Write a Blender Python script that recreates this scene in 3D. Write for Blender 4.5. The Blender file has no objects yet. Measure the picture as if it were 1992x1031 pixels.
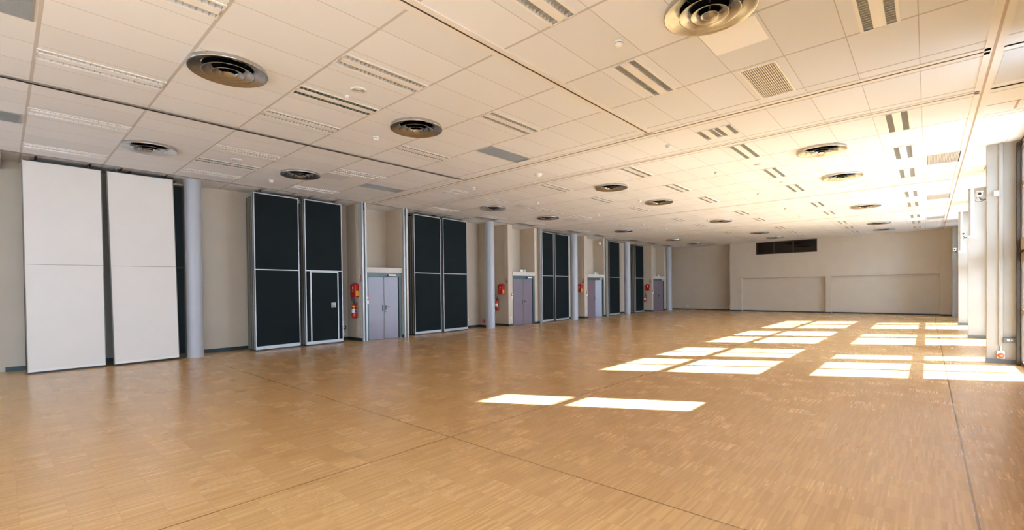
import bpy, bmesh, math, random
from mathutils import Matrix, Vector
random.seed(7)
C = bpy.context.scene.collection
PI = math.pi
H = 1.6          # eye height
HC = 4.396       # ceiling height

# ------------------------------------------------------------------ materials
def mat(name, col, rough=0.5, metal=0.0, spec=0.5, emit=None):
    m = bpy.data.materials.new(name); m.use_nodes = True
    b = m.node_tree.nodes['Principled BSDF']
    b.inputs['Base Color'].default_value = (*col, 1)
    b.inputs['Roughness'].default_value = rough
    b.inputs['Metallic'].default_value = metal
    b.inputs['Specular IOR Level'].default_value = spec
    if emit:
        b.inputs['Emission Color'].default_value = (*emit[0], 1)
        b.inputs['Emission Strength'].default_value = emit[1]
    return m

class NT:
    def __init__(s, m): s.t = m.node_tree; s.b = s.t.nodes['Principled BSDF']
    def n(s, typ, **kw):
        nd = s.t.nodes.new(typ)
        for k, v in kw.items(): setattr(nd, k, v)
        return nd
    def l(s, a, b): s.t.links.new(a, b)
    def val(s, inp, v):
        if hasattr(v, 'links'): s.l(v, inp)
        else: inp.default_value = v
    def math(s, op, a, b=0.0, c=0.0):
        nd = s.n('ShaderNodeMath', operation=op)
        s.val(nd.inputs[0], a); s.val(nd.inputs[1], b); s.val(nd.inputs[2], c)
        return nd.outputs[0]
    def mix(s, f, a, b, bt='MIX'):
        nd = s.n('ShaderNodeMix', data_type='RGBA', blend_type=bt)
        s.val(nd.inputs[0], f)
        for i, v in ((6, a), (7, b)):
            if hasattr(v, 'links'): s.l(v, nd.inputs[i])
            else: nd.inputs[i].default_value = (*v, 1)
        return nd.outputs[2]
    def comb(s, x, y, z=0.0):
        nd = s.n('ShaderNodeCombineXYZ')
        s.val(nd.inputs[0], x); s.val(nd.inputs[1], y); s.val(nd.inputs[2], z)
        return nd.outputs[0]
    def white(s, vec):
        nd = s.n('ShaderNodeTexWhiteNoise', noise_dimensions='3D'); s.l(vec, nd.inputs['Vector'])
        return nd.outputs['Value']
    def noise(s, vec, scale, detail=2.0, rough=0.5):
        nd = s.n('ShaderNodeTexNoise'); s.l(vec, nd.inputs['Vector'])
        nd.inputs['Scale'].default_value = scale; nd.inputs['Detail'].default_value = detail
        nd.inputs['Roughness'].default_value = rough
        return nd.outputs['Fac']
    def ramp(s, fac, stops):
        nd = s.n('ShaderNodeValToRGB'); s.l(fac, nd.inputs[0]); e = nd.color_ramp.elements
        while len(e) < len(stops): e.new(0.5)
        for k, (p, c) in enumerate(stops): e[k].position = p; e[k].color = (*c, 1)
        return nd.outputs[0]

# floor: edge-laid oak parquet, slats 245 mm long running down the hall
M_floor = mat('oak_parquet', (0.5, 0.3, 0.15), 0.28)
def floor_nodes():
    t = NT(M_floor)
    g = t.n('ShaderNodeNewGeometry'); sp = t.n('ShaderNodeSeparateXYZ'); t.l(g.outputs['Position'], sp.inputs[0])
    x, y = sp.outputs[0], sp.outputs[1]
    v = t.math('FLOOR', t.math('DIVIDE', t.math('SUBTRACT', y, 0.06), 0.245))
    u = t.math('FLOOR', t.math('DIVIDE', x, 0.0165))
    lam = t.white(t.comb(u, v, 3.0))
    off = t.white(t.comb(v, 5.0, 1.0))
    pu = t.math('FLOOR', t.math('ADD', t.math('DIVIDE', x, 0.33), off))
    pan = t.white(t.comb(pu, v, 9.0))
    fine = t.noise(t.comb(t.math('MULTIPLY', x, 60.0), t.math('MULTIPLY', y, 3.0)), 1.0, 3.0, 0.6)
    big = t.noise(t.comb(t.math('MULTIPLY', x, 0.5), t.math('MULTIPLY', y, 0.35)), 1.0, 2.0)
    f = t.math('ADD', t.math('MULTIPLY', lam, 0.46), t.math('MULTIPLY', pan, 0.12))
    f = t.math('ADD', f, t.math('MULTIPLY', fine, 0.20))
    f = t.math('ADD', f, t.math('MULTIPLY', big, 0.14))
    col = t.ramp(f, [(0.15, (0.52, 0.297, 0.112)), (0.38, (0.58, 0.340, 0.132)), (0.60, (0.65, 0.392, 0.160)), (0.80, (0.72, 0.452, 0.196))])
    # band seams between rows of slats
    fy = t.math('FRACT', t.math('DIVIDE', t.math('SUBTRACT', y, 0.06), 0.245))
    seam = t.math('LESS_THAN', fy, 0.012)
    col = t.mix(t.math('MULTIPLY', seam, 0.25), col, (0.25, 0.13, 0.05))
    # expansion joints
    j = None
    for cx, w in ((-3.86, 0.0075), (0.25, 0.0075), (-7.92, 0.003)):
        q = t.math('LESS_THAN', t.math('ABSOLUTE', t.math('SUBTRACT', x, cx)), w)
        if w < 0.005: q = t.math('MULTIPLY', q, 0.6)
        j = q if j is None else t.math('MAXIMUM', j, q)
    for cy, w, k in ((3.25, 0.0075, 1), (8.32, 0.005, .6), (13.4, 0.005, .5), (18.5, 0.005, .5)):
        q = t.math('LESS_THAN', t.math('ABSOLUTE', t.math('SUBTRACT', y, cy)), w)
        q = t.math('MULTIPLY', q, float(k))
        j = t.math('MAXIMUM', j, q)
    col = t.mix(j, col, (0.23, 0.11, 0.035))
    t.l(col, t.b.inputs['Base Color'])
    r = t.math('ADD', t.math('MULTIPLY', fine, 0.08), t.math('ADD', t.math('MULTIPLY', pan, 0.04), 0.195))
    t.l(r, t.b.inputs['Roughness'])
    bp = t.n('ShaderNodeBump'); bp.inputs['Strength'].default_value = 0.05; bp.inputs['Distance'].default_value = 0.002
    t.l(big, bp.inputs['Height']); t.l(bp.outputs[0], t.b.inputs['Normal'])
    t.b.inputs['Specular IOR Level'].default_value = 0.68
floor_nodes()

# ceiling tiles, grid comes from the uv map 'grid' (one unit = one tile)
M_ceil = mat('ceiling_tile', (0.78, 0.75, 0.71), 0.9, spec=0.2)
def ceil_nodes():
    t = NT(M_ceil)
    uv = t.n('ShaderNodeUVMap', uv_map='grid'); sp = t.n('ShaderNodeSeparateXYZ'); t.l(uv.outputs[0], sp.inputs[0])
    u, v = sp.outputs[0], sp.outputs[1]
    iu, iv = t.math('FLOOR', u), t.math('FLOOR', v)
    w = t.white(t.comb(iu, iv, 2.0))
    col = t.ramp(w, [(0.0, (0.705, 0.710, 0.715)), (1.0, (0.75, 0.755, 0.765))])
    du = t.math('ABSOLUTE', t.math('SUBTRACT', t.math('FRACT', t.math('ADD', u, 0.5)), 0.5))
    dv = t.math('ABSOLUTE', t.math('SUBTRACT', t.math('FRACT', t.math('ADD', v, 0.5)), 0.5))
    lu = t.math('LESS_THAN', du, 0.0075)
    lv = t.math('LESS_THAN', dv, 0.0105)
    lv2 = t.math('LESS_THAN', dv, 0.0135)
    col = t.mix(t.math('MULTIPLY', lu, 0.65), col, (0.36, 0.31, 0.27))
    col = t.mix(t.math('MULTIPLY', lv2, 0.6), col, (0.36, 0.32, 0.28))
    col = t.mix(lv, col, (0.52, 0.49, 0.46))
    t.l(col, t.b.inputs['Base Color'])
ceil_nodes()

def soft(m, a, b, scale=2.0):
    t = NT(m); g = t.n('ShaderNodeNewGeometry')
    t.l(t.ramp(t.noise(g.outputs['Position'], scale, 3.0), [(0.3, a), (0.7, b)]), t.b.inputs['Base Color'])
M_wall = mat('taupe_wall', (0.44, 0.38, 0.31), 0.75, spec=0.25); soft(M_wall, (0.545, 0.472, 0.375), (0.575, 0.497, 0.395))
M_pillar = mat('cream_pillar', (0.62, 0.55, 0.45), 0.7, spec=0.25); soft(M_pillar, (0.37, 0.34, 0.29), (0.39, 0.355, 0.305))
M_column = mat('painted_column', (0.50, 0.48, 0.46), 0.42); soft(M_column, (0.425, 0.44, 0.475), (0.44, 0.455, 0.49))
M_base = mat('dark_green_skirting', (0.014, 0.030, 0.030), 0.45)
M_baseglare = mat('glare_washed_skirting', (0.16, 0.155, 0.14), 0.5)  # dark green skirting turned grey, window glare put into its colour
M_lintel = mat('cream_lintel', (0.60, 0.55, 0.49), 0.6)
M_teal = mat('teal_door_frame', (0.060, 0.105, 0.105), 0.4)
M_door = mat('mauve_door', (0.235, 0.165, 0.185), 0.30, spec=0.8); soft(M_door, (0.165, 0.125, 0.160), (0.180, 0.135, 0.172))
M_white = mat('off_white_laminate', (0.74, 0.70, 0.65), 0.45); soft(M_white, (0.73, 0.69, 0.645), (0.75, 0.71, 0.66))
M_black = mat('blackish_green_laminate', (0.014, 0.021, 0.023), 0.7, spec=0.10); soft(M_black, (0.0085, 0.0125, 0.0135), (0.0095, 0.014, 0.015))
M_alu = mat('brushed_aluminium', (0.46, 0.47, 0.47), 0.42, metal=0.35)
M_aludark = mat('aged_aluminium', (0.22, 0.215, 0.19), 0.5, metal=0.3)
M_stile = mat('recessed_stile', (0.055, 0.045, 0.03), 0.7, spec=0.2)
M_steel = mat('spun_steel', (0.60, 0.57, 0.52), 0.27, metal=1.0)
def brushed():
    t = NT(M_steel); g = t.n('ShaderNodeTexCoord')
    t.l(t.ramp(t.noise(g.outputs['Object'], 30.0, 2.0), [(0.3, (0.52, 0.515, 0.505)), (0.7, (0.60, 0.595, 0.585))]), t.b.inputs['Base Color'])
    t.b.inputs['Anisotropic'].default_value = 0.5
brushed()
M_dark = mat('dark_void', (0.006, 0.006, 0.006), 0.9, spec=0.1)
M_slot = mat('track_slot', (0.085, 0.060, 0.038), 0.7, spec=0.1)
M_gflange = mat('grey_track_flange', (0.27, 0.25, 0.23), 0.6, spec=0.2)
M_flange = mat('white_track_flange', (0.74, 0.70, 0.65), 0.6)
M_fix = mat('white_enamel', (0.78, 0.75, 0.70), 0.45)
M_refl = mat('louvre_reflector', (0.80, 0.81, 0.82), 0.32, metal=0.35)
M_vent = mat('grey_grille', (0.36, 0.37, 0.36), 0.5, metal=0.3)
M_ventw = mat('cream_grille', (0.70, 0.65, 0.56), 0.6)
M_grey = mat('pale_grey_tile', (0.60, 0.61, 0.64), 0.8)
M_whitetile = mat('bright_white_tile', (0.93, 0.92, 0.90), 0.8)
M_plastic = mat('white_plastic', (0.78, 0.76, 0.72), 0.4)
M_blackpl = mat('black_plastic', (0.02, 0.02, 0.022), 0.45)
M_greypl = mat('dark_grey_plastic', (0.10, 0.095, 0.085), 0.5)
M_red = mat('red_enamel', (0.50, 0.012, 0.010), 0.28)
M_redlab = mat('red_plastic', (0.62, 0.02, 0.02), 0.4)
M_yel = mat('yellow_label', (0.85, 0.50, 0.05), 0.5)
M_paper = mat('white_label', (0.80, 0.78, 0.74), 0.5)
M_blue = mat('blue_label', (0.02, 0.12, 0.25), 0.5)
M_green = mat('green_sign', (0.02, 0.30, 0.13), 0.5)
M_orange = mat('orange_red_plastic', (0.75, 0.12, 0.03), 0.35)
M_frame = mat('brown_window_frame', (0.22, 0.165, 0.12), 0.45, metal=0.3)
M_framel = mat('bronze_transom', (0.42, 0.31, 0.22), 0.45, metal=0.3)
M_framed = mat('dark_window_frame', (0.045, 0.030, 0.018), 0.5, spec=0.25)
M_ground = mat('pale_paving', (0.52, 0.50, 0.46), 0.9)
def paving():
    t = NT(M_ground); g = t.n('ShaderNodeNewGeometry')
    t.l(t.ramp(t.noise(g.outputs['Position'], 1.4, 4.0), [(0.3, (0.27, 0.265, 0.25)), (0.7, (0.32, 0.31, 0.29))]), t.b.inputs['Base Color'])
paving()
def glass(name, tint=(0.93, 0.95, 0.95), refl=1.0):
    m = bpy.data.materials.new(name); m.use_nodes = True; nt = m.node_tree; nt.nodes.clear()
    o = nt.nodes.new('ShaderNodeOutputMaterial'); mx = nt.nodes.new('ShaderNodeMixShader')
    tr = nt.nodes.new('ShaderNodeBsdfTransparent'); gl = nt.nodes.new('ShaderNodeBsdfGlossy'); fr = nt.nodes.new('ShaderNodeFresnel')
    tr.inputs[0].default_value = (*tint, 1); gl.inputs['Roughness'].default_value = 0.02; fr.inputs[0].default_value = 1.45
    gl.inputs[0].default_value = (refl, refl, refl, 1)
    nt.links.new(fr.outputs[0], mx.inputs[0]); nt.links.new(tr.outputs[0], mx.inputs[1]); nt.links.new(gl.outputs[0], mx.inputs[2])
    nt.links.new(mx.outputs[0], o.inputs[0]); return m
M_glass = glass('window_glass')
M_glassd = glass('booth_glass', (0.35, 0.30, 0.26))

# ------------------------------------------------------------------ mesh helpers
class MB:
    def __init__(s): s.bm = bmesh.new(); s.mats = []
    def mi(s, m):
        if m not in s.mats: s.mats.append(m)
        return s.mats.index(m)
    def box(s, x0, x1, y0, y1, z0, z1, m=None, bev=0.0):
        bm = s.bm; i = s.mi(m) if m else 0
        vs = [bm.verts.new((x, y, z)) for x in (x0, x1) for y in (y0, y1) for z in (z0, z1)]
        fs = []
        for q in ((0,1,3,2), (4,6,7,5), (0,4,5,1), (2,3,7,6), (0,2,6,4), (1,5,7,3)):
            f = bm.faces.new([vs[k] for k in q]); f.material_index = i; fs.append(f)
        if bev > 0:
            es = list({e for f in fs for e in f.edges})
            r = bmesh.ops.bevel(bm, geom=es, offset=bev, segments=2, affect='EDGES', profile=0.5)
            for f in r['faces']: f.material_index = i
        return s
    def lathe(s, prof, seg=32, m=None, c=(0, 0, 0), axis='Z', smooth=True, close=False):
        bm = s.bm; i = s.mi(m) if m else 0; rings = []
        for r, z in prof:
            ring = []
            for k in range(seg):
                a = 2*PI*k/seg; u, v = r*math.cos(a), r*math.sin(a)
                if axis == 'Z': p = (c[0]+u, c[1]+v, c[2]+z)
                elif axis == 'X': p = (c[0]+z, c[1]+u, c[2]+v)
                else: p = (c[0]+u, c[1]+z, c[2]+v)
                ring.append(bm.verts.new(p))
            rings.append(ring)
        for a, b in zip(rings[:-1], rings[1:]):
            for k in range(seg):
                f = bm.faces.new((a[k], a[(k+1) % seg], b[(k+1) % seg], b[k])); f.material_index = i; f.smooth = smooth
        if close:
            for ring in (rings[0], rings[-1]):
                f = bm.faces.new(ring); f.material_index = i
        return s
    def tube(s, pts, r, seg=8, m=None):
        bm = s.bm; i = s.mi(m) if m else 0; rings = []
        P = [Vector(p) for p in pts]
        for k, p in enumerate(P):
            d = (P[min(k+1, len(P)-1)] - P[max(k-1, 0)]).normalized()
            up = Vector((0, 0, 1)) if abs(d.z) < 0.9 else Vector((1, 0, 0))
            a = d.cross(up).normalized(); b = d.cross(a).normalized()
            rings.append([bm.verts.new(p + a*r*math.cos(2*PI*q/seg) + b*r*math.sin(2*PI*q/seg)) for q in range(seg)])
        for a, b in zip(rings[:-1], rings[1:]):
            for q in range(seg):
                f = bm.faces.new((a[q], a[(q+1) % seg], b[(q+1) % seg], b[q])); f.material_index = i; f.smooth = True
        for ring in (rings[0], rings[-1]):
            f = bm.faces.new(ring); f.material_index = i
        return s
    def poly(s, pts, m=None):
        f = s.bm.faces.new([s.bm.verts.new(p) for p in pts]); f.material_index = s.mi(m) if m else 0
        return s
    def build(s, name, m=None, parent=None, loc=None, mat=None):
        if mat is not None: s.bm.transform(mat)
        bmesh.ops.recalc_face_normals(s.bm, faces=s.bm.faces[:])
        me = bpy.data.meshes.new(name); s.bm.to_mesh(me); s.bm.free()
        for q in (s.mats or [m]): me.materials.append(q)
        o = bpy.data.objects.new(name, me); C.objects.link(o)
        if parent: o.parent = parent
        if loc: o.location = loc
        return o

def tag(o, label=None, cat=None, group=None, kind=None):
    if label: o['label'] = label
    if cat: o['category'] = cat
    if group: o['group'] = group
    if kind: o['kind'] = kind
    return o
def empty(name, loc=(0, 0, 0), rz=0.0, **kw):
    o = bpy.data.objects.new(name, None); o.empty_display_size = 0.1; C.objects.link(o)
    o.location = loc; o.rotation_euler = (0, 0, rz); tag(o, **kw); return o
def struct(o): o['kind'] = 'structure'; return o
def copy_tree(o, parent=None):
    c = o.copy(); C.objects.link(c)
    if parent: c.parent = parent
    for ch in [k for k in o.children]: copy_tree(ch, c)
    return c
def place(o, loc, rz, label, group=None):
    o.location = loc; o.rotation_euler = (0, 0, rz); o['label'] = label
    if group: o['group'] = group
    return o
ORD = ['zeroth', 'first', 'second', 'third', 'fourth', 'fifth', 'sixth', 'seventh', 'eighth', 'ninth', 'tenth', 'eleventh']

# ------------------------------------------------------------------ room shell
XL, XR, YN, YF = -14.25, 1.37, -7.0, 32.15
ZT = HC + 0.45
b = MB().box(-15.2, 1.9, YN-0.3, 34.0, -0.2, 0.0); struct(b.build('floor', M_floor))
b = MB().box(-15.2, 1.9, YN-0.3, 34.0, ZT, ZT+0.2); struct(b.build('ceiling', M_wall)); 

# left wall with its piers
w = MB()
w.box(XL-0.4, XL, YN, 33.4, 0, ZT)
struct(w.build('wall_left', M_wall)); w = MB(); w.box(XL, -13.25, -0.55, 0.04, 4.2, ZT); struct(w.build('wall_left', M_wall))
PIERS = [(7.68, 7.86, -13.32), (9.17, 9.44, -13.32), (14.66, 14.94, -13.43), (16.43, 16.86, -13.40),
         (20.84, 21.12, -13.58), (22.80, 23.12, -13.56), (28.98, 29.24, -13.63), (30.98, 31.22, -13.63)]
for y0, y1, x in PIERS + [(13.72, 13.95, -13.88)]:
    w = MB(); w.box(XL, x, y0, y1, 0, ZT); struct(w.build('wall_left', M_wall))
ADDED_NWIN = [(-12.6, -10.1), (-6.4, -5.3)]  # unseen windows behind the camera, added for frontal daylight
w = MB(); xx = XL-0.4
for a, c in ADDED_NWIN:
    w.box(xx, a, YN-0.3, YN, 0, ZT); w.box(a, c, YN-0.3, YN, 3.9, ZT); w.box(a, c, YN-0.3, YN, 0, 0.08); xx = c
w.box(xx, XR+0.6, YN-0.3, YN, 0, ZT)
struct(w.build('wall_near', M_wall))

# far wall: recessed left part, window opening, two shallow niches
w = MB()
w.box(XL-0.1, -9.66, 32.85, 33.3, 0, ZT)                    # recessed left part
NZ1, NZ2 = 2.13, 2.12
WX0, WX1, WZ0, WZ1 = -8.08, -4.82, 3.60, 4.36
yf, yb = YF, YF+0.45
NI = [(-8.95, -4.42), (-4.13, 0.46)]
w.box(-9.66, NI[0][0], yf, 33.2, 0, ZT); w.box(NI[0][1], NI[1][0], yf, yb, 0, NZ1)
w.box(NI[0][0], NI[0][1], yf+0.16, yb, 0, NZ1); w.box(NI[1][0], NI[1][1], yf+0.16, yb, 0, NZ1)
w.box(NI[1][1], 0.46+0.02, yf, yb, 0, NZ1)
w.box(NI[0][0], WX0, yf, yb, NZ1, ZT); w.box(WX1, 0.48, yf, yb, NZ1, ZT)
w.box(WX0, WX1, yf, yb, NZ1, WZ0); w.box(WX0, WX1, yf, yb, WZ1, ZT)
w.box(0.48, XR+0.5, yf-0.12, yb, 0, ZT); w.box(0.90, XR+0.3, yf-0.55, yf-0.12, 0, ZT)
struct(w.build('wall_far', M_wall))
# slim metal rail along the top of the niches and the tide line of the far left wall
w = MB(); w.box(-4.0, 0.34, yf+0.08, yf+0.15, NZ1-0.07, NZ1-0.02); struct(w.build('trim_1', M_lintel))
w = MB(); w.box(XL+0.05, -9.68, 32.835, 32.85, 2.10, 2.112); struct(w.build('trim_2', M_lintel))

# ------------------------------------------------------------------ right wall with windows
SOLID = []      # solid intervals of Y along the right wall
WIN = [(-6.4, -4.9), (-2.5, -0.5), (-0.1, 1.85), (11.22, 13.24), (13.60, 15.66), (17.06, 19.08), (19.40, 21.48), (22.92, 25.0), (25.28, 27.42), (28.8, 30.7)]  # first three and last are unseen, added to let in more daylight
w = MB(); y = YN
WB, WT = 0.06, 4.22
xr0, xr1 = XR-0.02, XR+0.05
for a, c in WIN:
    if a > 5 and y < 7.9:                                    # high window beside the camera
        w.box(xr0, xr1, y, 7.92, 0, ZT); w.box(xr0, xr1, 7.92, 8.63, 0, 2.44); w.box(xr0, xr1, 7.92, 8.63, WT, ZT); y = 8.63
    w.box(xr0, xr1, y, a, 0, ZT); w.box(xr0, xr1, a, c, WT, ZT); y = c
w.box(xr0, xr1, y, 33.4, 0, ZT)
struct(w.build('wall_right', M_wall))
def window(n, y0, y1, z0=WB, z1=WT):
    r = struct(empty('window_%d' % n, (XR, y0, 0)))
    L = y1-y0; f = MB(); d0, d1 = -0.015, 0.045
    f.box(d0, d1, 0, 0.045, z0, z1, M_frame); f.box(d0, d1, L-0.045, L, z0, z1, M_frame)
    f.box(d0, d1, 0, L, z0-0.06, z0+0.02, M_frame); f.box(d0, d1, 0, L, z1-0.03, z1+0.02, M_frame)
    if L > 1: f.box(d0, d1, L/2-0.05, L/2+0.05, z0, z1, M_frame)
    if z0 < 1:
        f.box(d0, d1, 0.04, L-0.04, 0.995, 1.095, M_framel)
        f.box(d0, d1, 0.04, L-0.04, 2.02, 2.20, M_framel); f.box(d0-0.02, d1-0.01, 0.04, L-0.04, 2.24, 2.47, M_framel)
        f.box(d0-0.01, d1-0.02, 0.02, L-0.02, 2.19, 2.26, M_framed)
    f.box(d0, d1, 0.04, L-0.04, 3.455, 3.55, M_framel)
    f.build('window_frame', None, r)
    if round(y0, 2) in (13.60, 19.40, 25.28):
        q = MB(); q.box(0.0, 0.03, L/2+0.05, L-0.04, z0+0.02, 2.04); q.build('solid_infill', M_frame, r)
    g = MB(); g.box(0.008, 0.014, 0.02, L-0.02, z0, z1); g.build('pane', M_glass, r)
    if z0 < 1 and y0 > 5:
        h = MB()
        h.box(-0.05, 0.0, L-0.10, L-0.02, 4.25, 4.33, M_framed); h.box(-0.05, 0.0, L-0.075, L-0.035, 2.20, 2.28, M_framed)
        h.tube([(-0.035, 0.1, 4.33), (-0.035, L-0.06, 4.33)], 0.012, 6, M_framed)
        h.tube([(-0.02, 0.1, 4.27), (-0.02, L-0.06, 4.27)], 0.012, 6, M_framed)
        h.box(-0.085, -0.035, L-0.02, L+0.12, 0.0, 4.33, M_framed)  # dark post drawn in for the shadow gap at the pillar edge
        h.build('slide_rail', None, r)
    return r
k = 1
for a, c in WIN: window(k, a, c); k += 1
window(k, 7.92, 8.63, 2.46, WT); k += 1

for a, c in ADDED_NWIN:
    r = window(k, 0, c-a, 0.08, 3.9); k += 1
    r.rotation_euler = (0, 0, -PI/2); r.location = (a, YN-0.02, 0)
# free-standing pillars against the window wall
PIL = [(13.38, 13.55), (19.14, 19.32), (25.04, 25.22)]
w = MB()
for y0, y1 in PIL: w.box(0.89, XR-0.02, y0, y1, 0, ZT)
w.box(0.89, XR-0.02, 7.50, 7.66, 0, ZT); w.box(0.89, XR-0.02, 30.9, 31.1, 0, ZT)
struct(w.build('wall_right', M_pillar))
w = MB()
for y0, y1 in PIL: w.box(0.878, XR-0.03, y0-0.012, y1+0.012, 0, 0.085)
struct(w.build('baseboard_right', M_baseglare))

# skirting of the left and far walls
w = MB(); t_, hb = 0.014, 0.095
def bx(a, c, x): w.box(x-0.001, x+t_, a, c, 0, hb)
prev = 0.04
for y0, y1, x in PIERS:
    bx(prev, y0, XL); bx(y0, y1, x)
    w.box(XL, x+t_, y0-t_, y0+0.001, 0, hb); prev = y1
bx(prev, 32.85, XL)
w.box(XL, -13.88+t_, 13.72-t_, 13.721, 0, hb)
w.box(-13.88, -13.88+t_, 13.70, 13.96, 0, hb)
struct(w.build('baseboard_left', M_base))
w = MB()
w.box(XL, -9.66, 32.85-t_, 32.85, 0, 0.07); w.box(-9.66, NI[0][0], yf-t_, yf, 0, 0.07)
w.box(-9.66-t_, -9.66, yf, 32.85, 0, 0.07)
for a, c in NI: w.box(a, c, yf+0.16-t_, yf+0.16, 0, 0.07)
w.box(NI[0][1], NI[1][0], yf-t_, yf, 0, 0.07); w.box(0.47, 0.90, yf-0.12-t_, yf-0.12, 0, 0.07)
w.box(0.88, XR, yf-0.55-t_, yf-0.55, 0, 0.07)
struct(w.build('baseboard_far', M_base))

# booth window high in the far wall
r = struct(empty('window_%d' % k, (WX0, yf, WZ0)))
f = MB(); W_, H_ = WX1-WX0, WZ1-WZ0
f.box(0, W_, -0.02, 0.06, 0, 0.045); f.box(0, W_, -0.02, 0.06, H_-0.045, H_)
for a in (0.0, W_-0.05, 0.97, 2.0): f.box(a, a+(0.05 if a in (0.0, W_-0.05) else 0.07), -0.02, 0.06, 0, H_)
f.build('window_frame', M_framed, r)
f = MB(); f.box(0.02, W_-0.02, 0.03, 0.036, 0.02, H_-0.02); f.build('pane', M_glassd, r)
f = MB(); f.box(-0.1, W_+0.1, 1.5, 1.6, -0.2, H_+0.2); f.box(-0.1, 0, 0.46, 1.5, -0.2, H_+0.2); f.box(W_, W_+0.1, 0.46, 1.5, -0.2, H_+0.2)
f.box(-0.1, W_+0.1, 0.46, 1.5, -0.3, -0.2); f.box(-0.1, W_+0.1, 0.46, 1.5, H_+0.2, H_+0.3)
o = f.build('booth_interior', mat('booth_brown', (0.10, 0.06, 0.04), 0.8), r)

# ------------------------------------------------------------------ ceiling tiles
LX = [-0.38, -2.81, -5.24, -7.67, -10.12, -12.49]
LY = [0.92, 3.37, 5.83, 10.38, 12.85, 15.27, 18.90, 21.36, 25.12, 27.56, 30.02]
DX = [-1.62, -6.48, -11.03]
DY = [1.95, 4.80, 11.33, 14.38, 20.42, 26.42, 29.62]
MODX, MODY = 0.611, 1.223
lights = [(x, y, i+1, j+1) for j, y in enumerate(LY) for i, x in enumerate(LX)]
extra = [(-6.46, 3.37), (-11.32, 3.37)]
quads = [(-2.82, 8.75), (-10.07, 8.72)]
holes = [(x-0.17, x+0.17, y-0.605, y+0.605) for x, y, _, _ in lights]
holes += [(x-0.17, x+0.17, y-0.605, y+0.605) for x, y in extra]
holes += [(x-0.30, x+0.30, y-0.30, y+0.30) for x, y in quads]
holes += [(x-0.285, x+0.285, y-0.285, y+0.285) for x in DX for y in DY]
VENTS = [(-1.61, 7.06, 0.44, 1.18, 'w'), (-6.53, 7.06, 0.42, 1.21, 'g'), (-11.03, 7.02, 0.42, 1.17, 'g'),
         (-6.50, -0.33, 0.56, 1.2, 'g'), (-10.69, -0.33, 0.56, 1.2, 'g'),
         (0.24, 14.06, 0.57, 1.16, 'w'), (0.24, 20.08, 0.57, 1.12, 'w'), (0.24, 26.27, 0.57, 1.10, 'w')]
VENTS += [(-12.93, y, 0.34, 1.15, 's') for y in LY[4:]]
holes += [(x-a/2, x+a/2, y-c/2, y+c/2) for x, y, a, c, _ in VENTS]
SECT = [(YN, 7.97, 0.31), (7.97, 9.58, 8.13), (9.58, 17.02, 9.77), (17.02, 23.1, 18.29), (23.1, 32.9, 24.52)]
def ceiling_section(y0, y1, off, x0=-14.3, x1=1.5):
    hs = [h for h in holes if h[3] > y0 and h[2] < y1]
    xs = sorted({x0, x1} | {v for h in hs for v in h[:2] if x0 < v < x1})
    ys = sorted({y0, y1} | {v for h in hs for v in h[2:] if y0 < v < y1})
    bm = bmesh.new(); V = {}; uvl = bm.loops.layers.uv.new('grid')
    def vt(i, j):
        if (i, j) not in V: V[(i, j)] = bm.verts.new((xs[i], ys[j], HC))
        return V[(i, j)]
    for j in range(len(ys)-1):
        cy = (ys[j]+ys[j+1])/2; row = [h for h in hs if h[2] < cy < h[3]]
        for i in range(len(xs)-1):
            cx = (xs[i]+xs[i+1])/2
            if any(h[0] < cx < h[1] for h in row): continue
            f = bm.faces.new((vt(i, j), vt(i, j+1), vt(i+1, j+1), vt(i+1, j)))
            for l in f.loops: l[uvl].uv = ((l.vert.co.x+0.07)/MODX, (l.vert.co.y-off)/MODY)
    me = bpy.data.meshes.new('ceiling'); bm.to_mesh(me); bm.free(); me.materials.append(M_ceil)
    o = bpy.data.objects.new('ceiling', me); C.objects.link(o); struct(o)
for y0, y1, off in SECT: ceiling_section(y0, y1, off)

# ceiling tracks of the movable partitions
tn = 3
def track(x0, x1, y0, y1, slot=0.035, fl=0.085, dark=M_slot, M_flange=M_flange):
    """straight slot with two flanges; runs along the longer side"""
    global tn
    w = MB()
    if abs(y1-y0) > abs(x1-x0):
        x = x0; w.box(x-slot/2, x+slot/2, y0, y1, HC-0.006, HC+0.03, dark)
        w.box(x-slot/2-fl, x-slot/2, y0, y1, HC-0.012, HC+0.004, M_flange); w.box(x+slot/2, x+slot/2+fl, y0, y1, HC-0.012, HC+0.004, M_flange)
    else:
        y = y0; w.box(x0, x1, y-slot/2, y+slot/2, HC-0.006, HC+0.03, dark)
        w.box(x0, x1, y-slot/2-fl, y-slot/2, HC-0.012, HC+0.004, M_flange); w.box(x0, x1, y+slot/2, y+slot/2+fl, HC-0.012, HC+0.004, M_flange)
    o = struct(w.build('trim_%d' % tn, None)); tn += 1; return o
track(-13.25, -13.25, 0.0, 32.1, 0.03, 0.012, M_slot, M_gflange)
track(-8.79, -8.79, YN, 7.92, 0.025, 0.0); track(-8.73, -8.73, YN, 7.92, 0.025, 0.012, M_slot, M_gflange)
track(-3.75, -3.75, YN, 7.92, 0.032, 0.075)
track(0.59, 0.59, YN, 32.1, 0.028, 0.07, M_framel)
track(-13.25, 0.56, 7.97, 7.97, 0.042, 0.08); track(0.62, 1.35, 7.97, 7.97, 0.012, 0.0)
track(-13.25, 0.56, 9.58, 9.58, 0.036, 0.05); track(0.62, 1.35, 9.56, 9.56, 0.012, 0.0)
track(-13.25, 0.56, 17.02, 17.02, 0.045, 0.03); track(-13.25, 0.56, 23.1, 23.1, 0.045, 0.03)
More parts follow.
